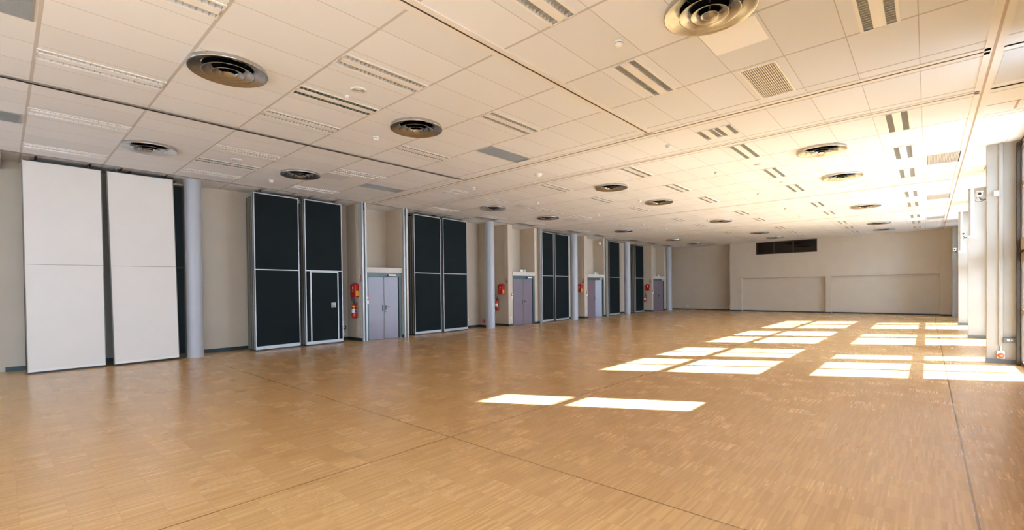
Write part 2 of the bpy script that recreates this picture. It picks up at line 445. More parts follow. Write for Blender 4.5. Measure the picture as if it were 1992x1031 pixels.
# light coloured lay-in panels and reveals beside the window wall
def inlay(x, y, a, c, m, label):
    w = MB(); w.box(-a/2, a/2, -c/2, c/2, -0.006, 0.01, m, 0.002)
    return tag(w.build('ceiling_panel', m, loc=(x, y, HC)), label, 'ceiling panel')
inlay(-1.61, 5.55, 0.57, 0.60, M_whitetile, 'bright white square ceiling panel touching the large diffuser at top right')
inlay(-10.72, 5.49, 0.54, 0.62, M_grey, 'pale grey square ceiling panel beside the small diffuser above the black panels')
inlay(-10.78, 15.58, 0.5, 0.58, M_grey, 'pale grey ceiling panel beyond the diffuser near the second door')
inlay(-10.15, 11.78, 0.4, 0.5, M_grey, 'faint bluish grey ceiling panel right of the diffuser near the first door')
inlay(0.97, 8.76, 0.56, 1.24, M_grey, 'bluish white ceiling panel beside the window wall at the right edge')
for yy, d, q in ((11.9, 1.5, 'nearest pillar'), (17.2, 1.6, 'second pillar'), (23.0, 1.6, 'third pillar')):
    inlay(0.97, yy, 0.56, d, M_fix, 'white ceiling access panel just in front of the %s on the right' % q)
    w = MB(); w.box(0.62, 1.30, yy-d/2-0.72, yy-d/2-0.708, HC-0.004, HC+0.01); w.box(1.02, 1.05, yy-d/2-0.70, yy-d/2-0.25, HC-0.006, HC+0.01)
    struct(w.build('trim_%d' % tn, M_framel)); tn += 1

# ------------------------------------------------------------------ ceiling lights
M_blade = mat('louvre_blade', (0.50, 0.48, 0.43), 0.35, metal=0.4)
def louvre_mb(hw, hl, pitch=0.055):
    m = MB(); d = 0.075; m.mi(M_refl)
    # trough, open below, splayed sides
    t = hw*0.72
    A = [(-hw, 0), (-t, d), (t, d), (hw, 0)]
    for (xa, za), (xb, zb) in zip(A[:-1], A[1:]):
        m.poly([(xa, -hl, za), (xb, -hl, zb), (xb, hl, zb), (xa, hl, za)])
    for y in (-hl, hl): m.poly([(-hw, y, 0), (-t, y, d), (t, y, d), (hw, y, 0)])
    n = int(2*hl/pitch)
    for k in range(1, n):
        y = -hl + 2*hl*k/n
        m.box(-hw+0.002, hw-0.002, y-0.002, y+0.002, 0.0, 0.036, M_blade)
    return m
def tube_mb(hl):
    m = MB(); m.tube([(0, -hl+0.03, 0.052), (0, hl-0.03, 0.052)], 0.012, 8); return m
def make_light(offs, HW, HLN, mod=0.17, modl=0.605):
    r = empty('ceiling_light', cat='ceiling light')
    f = MB(); z0, z1 = -0.008, 0.002
    edges = [-mod] + [v for o in offs for v in (o-HW, o+HW)] + [mod]
    for a, c in zip(edges[0::2], edges[1::2]):
        if c-a > 0.002: f.box(a, c, -modl, modl, z0, z1)
    f.box(-mod, mod, -modl, -HLN, z0, z1+0.002); f.box(-mod, mod, HLN, modl, z0, z1+0.002)
    f.build('frame', M_fix, r)
    for o in offs:
        l = louvre_mb(HW, HLN).build('louvre', None, r, loc=(o, 0, -0.004))
        tube_mb(HLN).build('tube', M_plastic, l)
    return r
proto = make_light([-0.0975, 0.0975], 0.0425, 0.585)
used = False
COLN = ['rightmost column', 'second column from the right', 'third column from the right', 'fourth column from the right', 'fifth column from the right', 'leftmost column']
for x, y, i, j in lights:
    if (j == 1 and i <= 2) or (j == 2 and i == 1): continue            # outside the frame
    o = proto if not used else copy_tree(proto); used = True
    place(o, (x, y, HC), 0, 'twin-strip louvred ceiling light, %s row from the camera, %s' % (ORD[j], COLN[i-1]), 'twin strip ceiling lights')
for (x, y), q in zip(extra, ('near the round speaker grille', 'towards the black partition panels')):
    o = copy_tree(proto); place(o, (x, y, HC), 0, 'extra twin-strip ceiling light with dark green louvres, %s' % q, 'dark green twin strip lights')
    for ch in o.children:
        if ch.name.startswith('louvre'):
            me = ch.data.copy(); me.materials[0] = bpy.data.materials.get('green_louvre') or mat('green_louvre', (0.12, 0.17, 0.13), 0.3, 0.5)
            ch.data = me
q4 = make_light([-0.245, -0.05, 0.05, 0.245], 0.042, 0.285, 0.30, 0.30)
place(q4, (*quads[0], HC), 0, 'square ceiling light with four short louvred strips, right one between the cross tracks', 'square four strip lights')
o = copy_tree(q4); place(o, (*quads[1], HC), 0, 'square ceiling light with four short louvred strips, left one between the cross tracks', 'square four strip lights')

# ------------------------------------------------------------------ round diffusers
def make_diffuser():
    r = empty('air_diffuser', cat='air diffuser')
    def cone(prof, nm, m=M_steel, close=False):
        return MB().lathe(prof, 56, m, close=close).build(nm, m, r)
    cone([(0.470, 0.0), (0.478, -0.055), (0.474, -0.068), (0.466, -0.066), (0.43, -0.048), (0.38, -0.025), (0.335, -0.008), (0.312, 0.004), (0.302, 0.04), (0.30, 0.10)], 'outer_ring')
    sh = lambda pr: [(a, c-0.024) for a, c in pr]
    cone(sh([(0.312, -0.052), (0.317, -0.058), (0.309, -0.056), (0.27, -0.034), (0.225, -0.002), (0.20, 0.035), (0.192, 0.065), (0.189, 0.065), (0.20, 0.025), (0.23, -0.006), (0.275, -0.040), (0.312, -0.052)]), 'ring')
    cone(sh([(0.192, -0.066), (0.196, -0.072), (0.189, -0.070), (0.155, -0.048), (0.125, -0.018), (0.108, 0.02), (0.105, 0.02), (0.122, -0.024), (0.155, -0.056), (0.192, -0.066)]), 'ring')
    cone(sh([(0.088, -0.076), (0.092, -0.082), (0.085, -0.080), (0.06, -0.05), (0.035, -0.02), (0.012, 0.0), (0.001, 0.004)]), 'centre_cone')
    MB().lathe([(0.300, 0.09), (0.302, 0.22), (0.001, 0.22)], 40, M_dark).build('duct', M_dark, r)
    s = MB(); s.tube([(0, 0, -0.01), (0, 0, 0.21)], 0.008, 6)
    for a in (0.4, 0.4+2*PI/3, 0.4+4*PI/3): s.tube([(0.19*math.cos(a), 0.19*math.sin(a), 0.06), (0.30*math.cos(a), 0.30*math.sin(a), 0.14)], 0.003, 6)
    s.build('bracket', M_stile, r)
    return r
proto = make_diffuser(); used = False
DN = ['right', 'middle', 'left']
for j, y in enumerate(DY):
    for i, x in enumerate(DX):
        if i == 0 and j == 0: continue
        o = proto if not used else copy_tree(proto); used = True
        place(o, (x, y, HC), random.uniform(0, 2), 'round metal air diffuser of nested cones, %s line, %s row from the camera' % (DN[i], ORD[j+1]), 'round ceiling air diffusers').scale = (0.915, 0.915, 0.78)

# ------------------------------------------------------------------ grilles
def grille(x, y, a, c, kind, label, group):
    r = empty('ceiling_grille', (x, y, HC), label=label, cat='air grille', group=group)
    m = {'w': M_fix, 'g': M_vent, 's': M_vent}[kind]; ms = {'w': M_ventw, 'g': M_vent, 's': M_slatd}[kind]
    f = MB(); t = 0.025
    f.box(-a/2, a/2, -c/2, -c/2+t, -0.012, 0.01); f.box(-a/2, a/2, c/2-t, c/2, -0.012, 0.01)
    f.box(-a/2, -a/2+t, -c/2+t, c/2-t, -0.012, 0.01); f.box(a/2-t, a/2, -c/2+t, c/2-t, -0.012, 0.01)
    f.build('frame', m, r)
    s = MB(); n = int((a-2*t)/0.024)
    for k in range(n):
        xx = -a/2+t+(k+0.5)*(a-2*t)/n
        s.poly([(xx-0.005, -c/2+t, -0.004), (xx+0.006, -c/2+t, 0.018), (xx+0.006, c/2-t, 0.018), (xx-0.005, c/2-t, -0.004)])
        s.box(xx-0.010 if kind == 'w' else xx-0.0045, xx+0.0005, -c/2+t, c/2-t, -0.006, -0.002)
    s.build('slats', ms, r)
    d = MB(); d.box(-a/2+t/2, a/2-t/2, -c/2+t/2, c/2-t/2, 0.05, 0.06); d.build('backing', M_dark if kind != 'w' else M_slatb, r)
M_slatd = mat('olive_grey_slats', (0.20, 0.18, 0.13), 0.6)
M_slatb = mat('brown_grille_backing', (0.52, 0.43, 0.31), 0.8)
VL = ['square-ended cream slatted air grille at top right near the white panel', 'grey air grille in the ceiling left of centre before the first cross track',
      'grey air grille above the lavender double door before the first cross track', 'grey air grille in the top left corner of the photo', 'grey air grille at the left edge above the white panels',
      'beige air grille near the right ceiling track, nearest of three', 'beige air grille near the right ceiling track, second of three', 'beige air grille near the right ceiling track, farthest of three']
for v, lb in zip(VENTS[:8], VL): grille(*v, lb, 'return air grilles')
for n_, v in enumerate(VENTS[8:]): grille(*v, 'dark air grille in the left ceiling edge track, %s from the camera' % ORD[n_+1], 'dark grilles along the left track')

# ------------------------------------------------------------------ detectors and speakers
def make_detector():
    r = empty('smoke_detector', cat='smoke detector')
    MB().lathe([(0.001, 0), (0.052, 0), (0.054, -0.018), (0.044, -0.024)], 24, M_plastic).build('base', M_plastic, r)
    MB().lathe([(0.044, -0.022), (0.046, -0.040), (0.036, -0.056), (0.020, -0.062), (0.001, -0.063)], 24, M_plastic).build('sensor_head', M_plastic, r)
    MB().lathe([(0.0445, -0.022), (0.0455, -0.031)], 24, M_greypl).build('vent_band', M_greypl, r)
    return r
dp = make_detector(); used = False
DET = [(-2.60, 4.74, 'near the top right diffuser'), (-7.45, 4.62, 'between the two left diffusers'), (-12.22, 4.59, 'over the left black panels'),
       (-3.78, 8.83, 'between the cross tracks, right one'), (-9.25, 8.73, 'between the cross tracks, left one'), (-9.34, 11.62, 'above the second stack of black panels'),
       (-3.81, 11.71, 'just behind the second cross track, right of centre'), (-3.77, 15.31, 'right of centre, before the third cross track'), (-6.85, 13.75, 'left of the far middle diffuser'),
       (-9.31, 15.27, 'above the second double door'), (-9.26, 18.86, 'just beyond the third cross track on the left'), (-6.78, 19.73, 'before the fourth middle diffuser'),
       (-3.78, 18.94, 'right of centre beyond the third cross track'), (-3.79, 21.41, 'right of centre before the fourth cross track'), (-9.22, 21.21, 'left of centre before the fourth cross track'),
       (-12.28, 31.0, 'in the far left ceiling corner')]
for x, y, lb in DET:
    o = dp if not used else copy_tree(dp); used = True
    place(o, (x, y, HC), 0, 'small white ceiling smoke detector ' + lb, 'ceiling smoke detectors')
def make_speaker():
    r = empty('ceiling_speaker', cat='ceiling speaker')
    MB().lathe([(0.105, 0.0), (0.108, -0.010), (0.098, -0.016), (0.088, -0.010)], 32, M_plastic).build('rim', M_plastic, r)
    g = MB()
    for k in range(1, 6): g.lathe([(0.016*k, -0.008), (0.016*k+0.009, -0.012), (0.016*k+0.009, -0.006)], 28, M_plastic)
    g.lathe([(0.001, -0.012), (0.012, -0.012)], 20, M_plastic); g.build('speaker_grille', M_plastic, r)
    MB().lathe([(0.001, -0.003), (0.100, -0.003)], 28, M_greypl).build('backing', M_greypl, r)
    return r
sp_ = make_speaker(); used = False
for x, y, lb in ((-5.88, 3.38, 'near the dark green strip light left of centre'), (-10.83, 3.38, 'above the column between white and black panels'),
                 (-2.87, 11.68, 'before the second row of right-hand lights'), (-2.87, 14.13, 'between right-hand strip lights before the third track'),
                 (-10.17, 14.04, 'right of the diffuser near the second door'), (-9.54, 19.97, 'left of centre beyond the third cross track')):
    o = sp_ if not used else copy_tree(sp_); used = True
    place(o, (x, y, HC), 0, 'flat round white ceiling speaker ' + lb, 'round ceiling speakers')
o = tag(MB().lathe([(0.001, -0.075), (0.04, -0.07), (0.075, -0.05), (0.095, -0.02), (0.10, 0.0)], 28, M_plastic).build('ceiling_sensor', M_plastic, loc=(-7.05, 8.82, HC)),
        'white dome sensor on the ceiling between the two cross tracks', 'ceiling sensor')
o = tag(MB().lathe([(0.001, -0.03), (0.03, -0.028), (0.036, 0.0)], 16, M_plastic).build('ceiling_sensor', M_plastic, loc=(-6.18, 3.37, HC)),
        'tiny pale sensor disc beside the round speaker near the green strip light', 'ceiling sensor')

# ------------------------------------------------------------------ movable partition panels
PT = 0.095      # thickness
def hook(hx, hw):
    m = MB()
    for s in (-1, 1):
        y = s*hw
        m.tube([(hx, y, 4.30), (hx, y, HC)], 0.012, 8); m.box(hx-0.03, hx+0.03, y-0.075, y+0.075, 4.306, 4.325)
    return m
def board(W, H0, H1, m):
    q = MB(); q.box(-PT+0.006, -0.004, 0.012, W-0.012, H0+0.05, H1-0.01, m); return q
M_edge = mat('tan_edge_profile', (0.25, 0.24, 0.20), 0.5, metal=0.2)  # darker tan edge tone for the panels stacked behind
def make_panel(kind, W):
    """front face at x=0 looking +x, runs along +y from 0 to W"""
    r = empty('partition_panel', cat='partition panel')
    z0, z1, zm = 0.035, 4.305 if kind in ('white', 'black', 'door') else 4.22, 2.215
    ms = M_white if kind == 'white' else M_black
    e = 0.012 if kind == 'white' else 0.024
    fm = {'back': M_edge, 'dark': M_stile}.get(kind, M_alu)
    s = MB(); s.box(-0.018, -0.004, 0.013, W-0.013, z0+0.03, z1-0.01, ms); s.box(-PT+0.004, -PT+0.014, 0.013, W-0.013, z0+0.03, z1-0.01, ms)
    s.build('board', ms, r)
    f = MB()
    sm = M_aludark if kind == 'white' else fm
    for ya_, yb2 in ((0, e), (W-e, W)):
        f.box(-0.020, 0.0, ya_, yb2, z0, z1, sm); f.box(-PT, -PT+0.016, ya_, yb2, z0, z1, sm)
    f.box(-PT+0.016, -0.020, 0.012, W-0.012, z0, z1-0.012, M_stile)
    if kind == 'white':
        f.box(-PT, 0.0, e, W-e, z1-0.012, z1, M_framed); f.box(-PT, 0.001, e, W-e, zm-0.004, zm+0.004, M_aludark)
        f.box(-PT+0.01, -0.002, e, W-e, z0, z0+0.05, M_plastic)
    else:
        f.box(-PT, 0.0, e, W-e, z1-0.03, z1, fm); f.box(-PT, 0.002, e, W-e, zm-0.013, zm+0.013, fm)
        f.box(-PT, 0.003, e, W-e, z0, z0+0.085, fm)
    f.build('frame', None, r)
    g = MB(); g.box(-PT+0.02, -0.02, 0.01, W-0.01, 0.004, z0); g.build('bottom_seal', M_blackpl, r)
    hook(-PT/2, W/2*0.66).build('hanger', M_blackpl, r, loc=(0, W/2, 0))
    if kind == 'door':
        d = MB(); a, c = 0.16, W-0.16
        for yy in (a, c): d.box(0.0, 0.005, yy-0.017, yy+0.017, z0+0.01, zm, M_alu)
        d.box(0.0, 0.005, a, c, zm-0.05, zm-0.018, M_alu); d.box(0.0, 0.004, a, c, z0+0.05, z0+0.085, M_alu)
        d.box(0.0, 0.0035, a+0.022, c-0.022, z0+0.085, zm-0.05, M_black)
        d = d.build('pass_door', None, r)
        h = MB(); hy = c-0.16
        h.box(0.004, 0.012, hy-0.07, hy+0.07, 1.10, 1.25, M_alu, 0.002); h.box(0.012, 0.016, hy-0.05, hy+0.05, 1.115, 1.235, M_aludark)
        h.box(0.016, 0.03, hy-0.04, hy+0.04, 1.19, 1.215, M_alu, 0.003)
        h.build('door_handle', None, d)
    return r
STK = [  # front left corner (x,y), right corner (x,y), kind, roll, how many behind, label
    ((-13.40, 0.33), (-13.42, 1.53), 'white', 0.003, 4, 'leftmost white partition panel', 'left white panel'),
    ((-13.38, 1.66), (-13.42, 2.87), 'white', 0.014, 4, 'right of the two white partition panels, leaning slightly, beside the grey column', 'right white panel'),
    ((-13.47, 4.59), (-13.57, 5.83), 'black', 0.0, 4, 'black partition panel with silver edges, left of the one with a door', 'leftmost black panel'),
    ((-13.50, 5.97), (-13.58, 7.16), 'door', 0.0, 4, 'black partition panel with a small pass door and handle', 'black panel with pass door'),
    ((-13.49, 9.82), (-13.57, 11.08), 'black', 0.0, 4, 'black partition panel just right of the lavender double door', 'black panel right of the lavender door'),
    ((-13.52, 11.16), (-13.63, 12.47), 'black', 0.0, 4, 'black partition panel between its twin and the second round column', 'black panel left of the second column'),
    ((-13.52, 17.02), (-13.60, 18.14), 'black', 0.0, 3, 'black partition panel just right of the purple double door', 'black panel right of the purple door'),
    ((-13.54, 18.20), (-13.66, 19.50), 'black', 0.0, 3, 'black partition panel touching the third round column', 'black panel left of the third column'),
    ((-13.58, 23.42), (-13.70, 24.85), 'black', 0.0, 2, 'far narrow-looking black panel left of the fourth round column', 'far black panel left of the fourth column'),
    ((-13.80, 27.05), (-13.78, 28.15), 'black', 0.0, 3, 'farthest black partition panel, right of the fourth round column', 'farthest black panel')]
protos = {}
for (xa, ya), (xb, yb_), kind, roll, nb, lab, short in STK:
    W = math.hypot(xb-xa, yb_-ya); rz = math.atan2(-(xb-xa), yb_-ya)
    key = (kind, round(W, 2))
    if key not in protos: protos[key] = make_panel(kind, W); o = protos[key]
    else: o = copy_tree(protos[key])
    place(o, (xa, ya, 0), rz, lab, 'partition panels')
    o.rotation_euler = (roll, 0, rz)
    bk = 'dark' if kind == 'white' else 'back'
    key = (bk, round(W, 2))
    for q in range(nb):
        if key not in protos: protos[key] = make_panel(bk, W); o = protos[key]
        else: o = copy_tree(protos[key])
        n_ = (xa - (q+1)*(PT+0.022), ya - 0.012*(q % 2) + 0.004*q + (0.17 if short[:5] == 'right' else 0), 0)
        place(o, n_, rz*(1-q/4), 'one of the folded panels stacked edge-on behind the %s' % short, 'panels stacked behind the ' + short)
# short storage tracks above every stack
w = MB()
for (xa, ya), (xb, yb_), kind, roll, nb, lab, short in STK:
    yc = (ya+yb_)/2
    for s in (-1, 1):
        y = yc + s*(yb_-ya)/2*0.68
        w.box(-14.2, -13.27, y-0.02, y+0.02, HC-0.006, HC+0.02, M_blackpl)
        w.box(-14.2, -13.27, y-0.085, y-0.02, HC-0.010, HC+0.004, M_lintel); w.box(-14.2, -13.27, y+0.02, y+0.085, HC-0.010, HC+0.004, M_lintel)
struct(w.build('trim_%d' % tn, None)); tn += 1

# aluminium jambs at the ends of the cross tracks
def jamb(x, y, z1=HC):
    global tn
    w = MB()
    w.box(x-0.05, x+0.02, y-0.075, y-0.03, 0, z1, M_alu); w.box(x-0.05, x+0.02, y+0.03, y+0.075, 0, z1, M_alu)
    w.box(x-0.05, x-0.02, y-0.03, y+0.03, 0, z1, M_aludark); w.box(x-0.02, x+0.005, y-0.012, y+0.012, z1-0.25, z1, M_blackpl)
    o = struct(w.build('trim_%d' % tn, None)); tn += 1
jamb(-13.24, 7.72); jamb(-13.24, 9.27); jamb(-13.24, 16.72); jamb(-13.46, 22.98)

# ------------------------------------------------------------------ round columns
for i, (x, y, lb) in enumerate(((-13.62, 3.235, 'pale grey round column between the white and the black partition panels'), (-13.45, 13.57, 'round column between the first and the second fire extinguisher pier'),
                 (-13.49, 19.73, 'round column right of the third pair of black panels'), (-13.58, 25.55, 'round column between the two farthest black panels'), (-13.45, 31.35, 'round column in the far left corner of the hall'))):
    m = MB().lathe([(0.19, 0), (0.19, HC), ], 48, M_column)
    tag(m.build('round_column', M_column, loc=(x, y, 0)), lb, 'column', 'round columns along the left wall')

# ------------------------------------------------------------------ double doors with lintel boxes
def door(n, x, y0, y1, ajar=0.0, sign=True):
    r = struct(empty('door_%d' % n, (x, y0, 0)))
    L = y1-y0; zt, zd = 2.185, 2.055
    f = MB(); f.box(-0.10, 0.0, 0, 0.045, 0, zt); f.box(-0.10, 0.0, L-0.11, L, 0, zt); f.box(-0.10, 0.0, 0.045, L-0.11, zd, zt)
    f.build('door_frame', M_teal, r)
    a, c = 0.045, L-0.11; mid = (a+c)/2+0.01
    l1 = MB(); l1.box(-0.07, -0.03, 0.004, mid-a-0.006, 0.008, zd-0.006); l1 = l1.build('door_leaf', M_door, r, loc=(0, a, 0))
    l2 = MB(); l2.box(-0.04, 0.0, -(c-mid)+0.006, -0.03, 0.008, zd-0.006)
    l2 = l2.build('door_leaf', M_door, r, loc=(-0.03, c, 0)); l2.rotation_euler = (0, 0, ajar)
    h = MB(); h.box(-0.03, -0.022, mid-a-0.075, mid-a-0.035, 0.93, 1.13, M_blackpl, 0.002); h.build('handle_plate', None, l1)
    h = MB(); yy = -(c-mid)+0.06
    h.box(0.0, 0.007, yy-0.02, yy+0.02, 0.90, 1.10, M_blackpl, 0.002); h.tube([(0.007, yy, 1.055), (0.05, yy, 1.055), (0.05, yy+0.12, 1.055)], 0.010, 8, M_blackpl)
    h.lathe([(0.001, 0.006), (0.018, 0.006), (0.018, 0)], 14, M_alu, (0.012, yy, 0.94), 'X')
    h.build('door_handle', None, l2)
    s = MB(); s.box(-0.028, -0.024, mid-a-0.035, mid-a-0.008, 0.01, zd-0.01); s.build('meeting_strip', M_aludark, l1)
    k_ = MB(); k_.box(0.0, 0.055, c-0.42, c-0.14, zd+0.03, zd+0.085, M_plastic, 0.004); k_.box(0.0, 0.05, c-0.46, c-0.42, zd+0.03, zd+0.08, M_blackpl)
    k_.tube([(0.03, c-0.3, zd+0.03), (0.09, c-0.45, zd+0.012), (0.02, c-0.62, zd-0.01)], 0.007, 6, M_blackpl); k_.build('door_closer', None, r)
    b_ = MB(); b_.box(XL-x, 0.02, -0.02, L+0.02, zt, 2.36, M_lintel, 0.004); b_.build('lintel', None, r)
    b_ = MB(); b_.box(XL-x, -0.10 if not ajar else -0.52, 0, L, 0, 2.18); b_.build('vestibule', M_dark, r)
    return r
door(1, -13.33, 7.865, 9.17, 0.0)
door(2, -13.42, 14.945, 16.43, 0.0)
door(3, -13.58, 21.125, 22.80, -0.45)
door(4, -13.64, 29.245, 30.98, 0.0)
# escape-route signs above doors two to four
def exit_sign(x, y, lb):
    r = empty('exit_sign', (x, y, 2.37), label=lb, cat='exit sign', group='green exit signs')
    f = MB(); f.box(-0.02, 0.012, -0.19, 0.19, -0.01, 0.10, M_plastic, 0.004); f.build('housing', None, r)
    g = MB(); g.box(0.012, 0.015, -0.02, 0.16, 0.0, 0.09); g.build('sign_plate', M_green, r)
    p = MB(); X = 0.0165
    def pl(pts): p.poly([(X, a, c) for a, c in pts])
    p.lathe([(0.001, 0), (0.008, 0)], 12, None, (X, 0.035, 0.076), 'X')
    pl([(0.022, 0.066), (0.045, 0.062), (0.040, 0.036), (0.024, 0.040)]); pl([(0.040, 0.040), (0.060, 0.028), (0.056, 0.022), (0.034, 0.034)])
    pl([(0.024, 0.042), (0.034, 0.040), (0.018, 0.012), (0.008, 0.014)]); pl([(0.008, 0.058), (0.024, 0.064), (0.024, 0.056), (0.012, 0.048)])
    pl([(0.080, 0.010), (0.080, 0.082), (0.112, 0.082), (0.112, 0.010)]); pl([(0.122, 0.044), (0.138, 0.060), (0.138, 0.028)])
    p.build('pictogram', M_paper, r)
for x, y, lb in ((-13.40, 15.62, 'green exit sign on the cream lintel over the purple double door'), (-13.56, 22.0, 'green exit sign over the door whose right leaf looks pale'), (-13.62, 30.1, 'green exit sign over the farthest dark double door')):
    exit_sign(x, y, lb)
o = MB(); o.lathe([(0.001, 0.10), (0.03, 0.095), (0.085, 0.03), (0.09, 0.0)], 20, M_plastic, axis='Y')
tag(o.build('alarm_sounder', M_plastic, loc=(-13.80, 22.78, 4.12), mat=Matrix.Scale(-1, 4, (0, 1, 0))), 'round white sounder high in the niche above the third door', 'alarm sounder')

# ------------------------------------------------------------------ fire safety gear
def make_box():
    r = empty('fire_equipment_box', cat='fire equipment box')
    b_ = MB(); b_.box(-0.14, 0.14, -0.17, 0, 0, 0.40, M_red, 0.01)
    b_.poly([(-0.14, -0.165, 0.395), (0.14, -0.165, 0.395), (0.10, -0.08, 0.46), (-0.10, -0.08, 0.46)], M_red)
    b_.poly([(-0.14, 0, 0.395), (0.14, 0, 0.395), (0.10, -0.08, 0.46), (-0.10, -0.08, 0.46)], M_red)
    b_.poly([(-0.14, 0, 0.395), (-0.14, -0.165, 0.395), (-0.10, -0.08, 0.46)], M_red); b_.poly([(0.14, 0, 0.395), (0.14, -0.165, 0.395), (0.10, -0.08, 0.46)], M_red)
    b_.build('body', None, r)
    MB().box(0.141, 0.143, -0.13, -0.03, 0.04, 0.20, M_yel).build('label', None, r); MB().box(-0.005, 0.055, -0.172, -0.17, 0.25, 0.35, M_paper).build('label', None, r); MB().box(-0.02, 0.04, -0.172, -0.17, 0.17, 0.21, M_yel).build('label', None, r)
    return r
def make_ext():
    r = empty('fire_extinguisher', cat='fire extinguisher')
    MB().lathe([(0.001, 0), (0.065, 0.004), (0.082, 0.03), (0.085, 0.06), (0.085, 0.37), (0.075, 0.42), (0.045, 0.455), (0.022, 0.465), (0.022, 0.49)], 28, M_red, (0, -0.10, 0)).build('cylinder', M_red, r)
    MB().lathe([(0.0862, 0.18), (0.0862, 0.30)], 28, M_paper, (0, -0.10, 0)).build('label', None, r); MB().lathe([(0.0863, 0.36), (0.083, 0.385)], 28, M_yel, (0, -0.10, 0)).build('label', None, r)
    v = MB(); v.box(-0.02, 0.02, -0.125, -0.075, 0.485, 0.53, M_blackpl, 0.004); v.box(-0.055, 0.07, -0.112, -0.088, 0.545, 0.56, M_alu, 0.003); v.box(-0.05, 0.055, -0.11, -0.09, 0.515, 0.527, M_alu, 0.003)
    v.build('valve', None, r)
    h = MB(); h.tube([(-0.02, -0.10, 0.51), (-0.09, -0.10, 0.55), (-0.15, -0.11, 0.58), (-0.13, -0.12, 0.63), (-0.05, -0.13, 0.655), (0.05, -0.14, 0.62), (0.09, -0.13, 0.50), (0.10, -0.12, 0.36), (0.10, -0.11, 0.28)], 0.011, 8, M_blackpl)
    h.lathe([(0.012, 0.0), (0.028, -0.10), (0.024, -0.10)], 12, M_blackpl, (0.10, -0.11, 0.29)); h.build('hose', None, r)
    k_ = MB(); k_.box(-0.03, 0.03, -0.02, 0, 0.40, 0.50, M_aludark); k_.build('bracket', None, r)
    return r
def make_sign():
    r = empty('fire_sign', cat='fire sign')
    s = MB(); s.box(-0.055, 0.055, -0.006, 0, 0.06, 0.20, M_redlab, 0.002); s.box(-0.055, 0.055, -0.006, 0, -0.03, 0.045, M_blue, 0.002); s.build('sign_plate', None, r)
    g = MB(); g.box(-0.015, 0.015, -0.0075, -0.006, 0.08, 0.15); g.box(-0.008, 0.008, -0.0075, -0.006, 0.15, 0.175); g.box(-0.03, -0.008, -0.0075, -0.006, 0.165, 0.175)
    g.box(-0.032, -0.024, -0.0075, -0.006, 0.11, 0.175); g.box(-0.03, 0.03, -0.0075, -0.006, -0.005, 0.005); g.build('pictogram', M_paper, r)
    return r
bp_, ep_, sg_ = make_box(), make_ext(), make_sign(); used = False
# pier face y, box centre x, z ; extinguisher x, z ; sign x, z
FIRE = [(7.68, -13.62, 1.40, -13.64, 0.73, -13.44, 1.92, 'left of the lavender double door'),
        (14.66, -13.78, 1.38, -14.03, 0.68, -13.52, 1.92, 'left of the purple double door'),
        (20.84, -13.84, 1.38, -14.06, 0.66, -13.67, 1.92, 'left of the half pale third door'),
        (28.98, -13.86, 1.38, -14.06, 0.62, -13.72, 1.92, 'beside the farthest dark door')]
for yf_, bxx, bz, ex, ez, sx, sz, lb in FIRE:
    if used: o, e, s = copy_tree(bp_), copy_tree(ep_), copy_tree(sg_)
    else: o, e, s = bp_, ep_, sg_; used = True
    place(o, (bxx, yf_, bz), 0, 'red fire equipment box with a yellow label, ' + lb, 'red fire equipment boxes')
    place(e, (ex, yf_, ez), 0, 'red fire extinguisher with black hose hanging, ' + lb, 'fire extinguishers')
    place(s, (sx, yf_, sz), 0, 'small red and blue fire sign on the pier, ' + lb, 'fire signs')
def make_call():
    r = empty('call_point', cat='alarm call point')
    s = MB(); s.box(0, 0.035, -0.055, 0.055, 0, 0.11, M_redlab, 0.004); s.box(0.035, 0.038, -0.035, 0.035, 0.02, 0.09, M_paper); s.build('call_box', None, r)
    s = MB(); s.box(0, 0.03, -0.05, 0.05, -0.14, -0.03, M_plastic, 0.004); s.build('release_box', None, r)
    return r
cp = make_call(); used = False
for x, y, lb in ((-13.32, 7.835, 'at the left jamb of the lavender door'), (-13.43, 14.87, 'at the left jamb of the purple door'), (-13.58, 21.05, 'at the left jamb of the third door'), (-13.63, 29.16, 'at the left jamb of the farthest door')):
    o = cp if not used else copy_tree(cp); used = True
    place(o, (x, y, 1.32), 0, 'small red call point with white box below, ' + lb, 'alarm call points')

# ------------------------------------------------------------------ sockets and pipes on the left wall
def wallbox(name, x, y, z, hx, hz, d, m, label, cat, face='Y', detail=True):
    r = empty(name, (x, y, z), label=label, cat=cat)
    s = MB()
    if face == 'Y': s.box(-hx, hx, -d, 0, -hz, hz, m, 0.003)
    else: s.box(0, d, -hx, hx, -hz, hz, m, 0.003)
    s.build('housing', None, r)
    if detail:
        t = MB()
        if face == 'Y':
            t.box(-hx*0.45, -hx*0.05, -d-0.004, -d, -hz*0.4, hz*0.4, M_paper); t.box(hx*0.1, hx*0.4, -d-0.004, -d, -hz*0.3, hz*0.3, M_alu)
        else:
            t.box(d, d+0.004, -hx*0.5, hx*0.5, -hz*0.5, hz*0.5, M_plastic)
        t.build('socket', None, r)
    return r
wallbox('socket_box', -14.24, 7.46, 0.41, 0.10, 0.055, 0.09, M_blackpl, 'black socket box low on the wall below the first fire extinguisher', 'socket', 'X')
wallbox('cable_outlet', -14.24, 7.52, 0.20, 0.04, 0.04, 0.04, M_plastic, 'small white cable outlet under the black socket box', 'socket', 'X', False)
wallbox('light_switch', XL, 13.05, 0.33, 0.03, 0.045, 0.012, M_plastic, 'small white socket plate low on the wall before the second column', 'socket', 'X', False)
wallbox('light_switch', -13.43, 14.80, 0.36, 0.035, 0.06, 0.012, M_plastic, 'white switch plate low on the pier beside the purple door', 'socket', 'X', False)
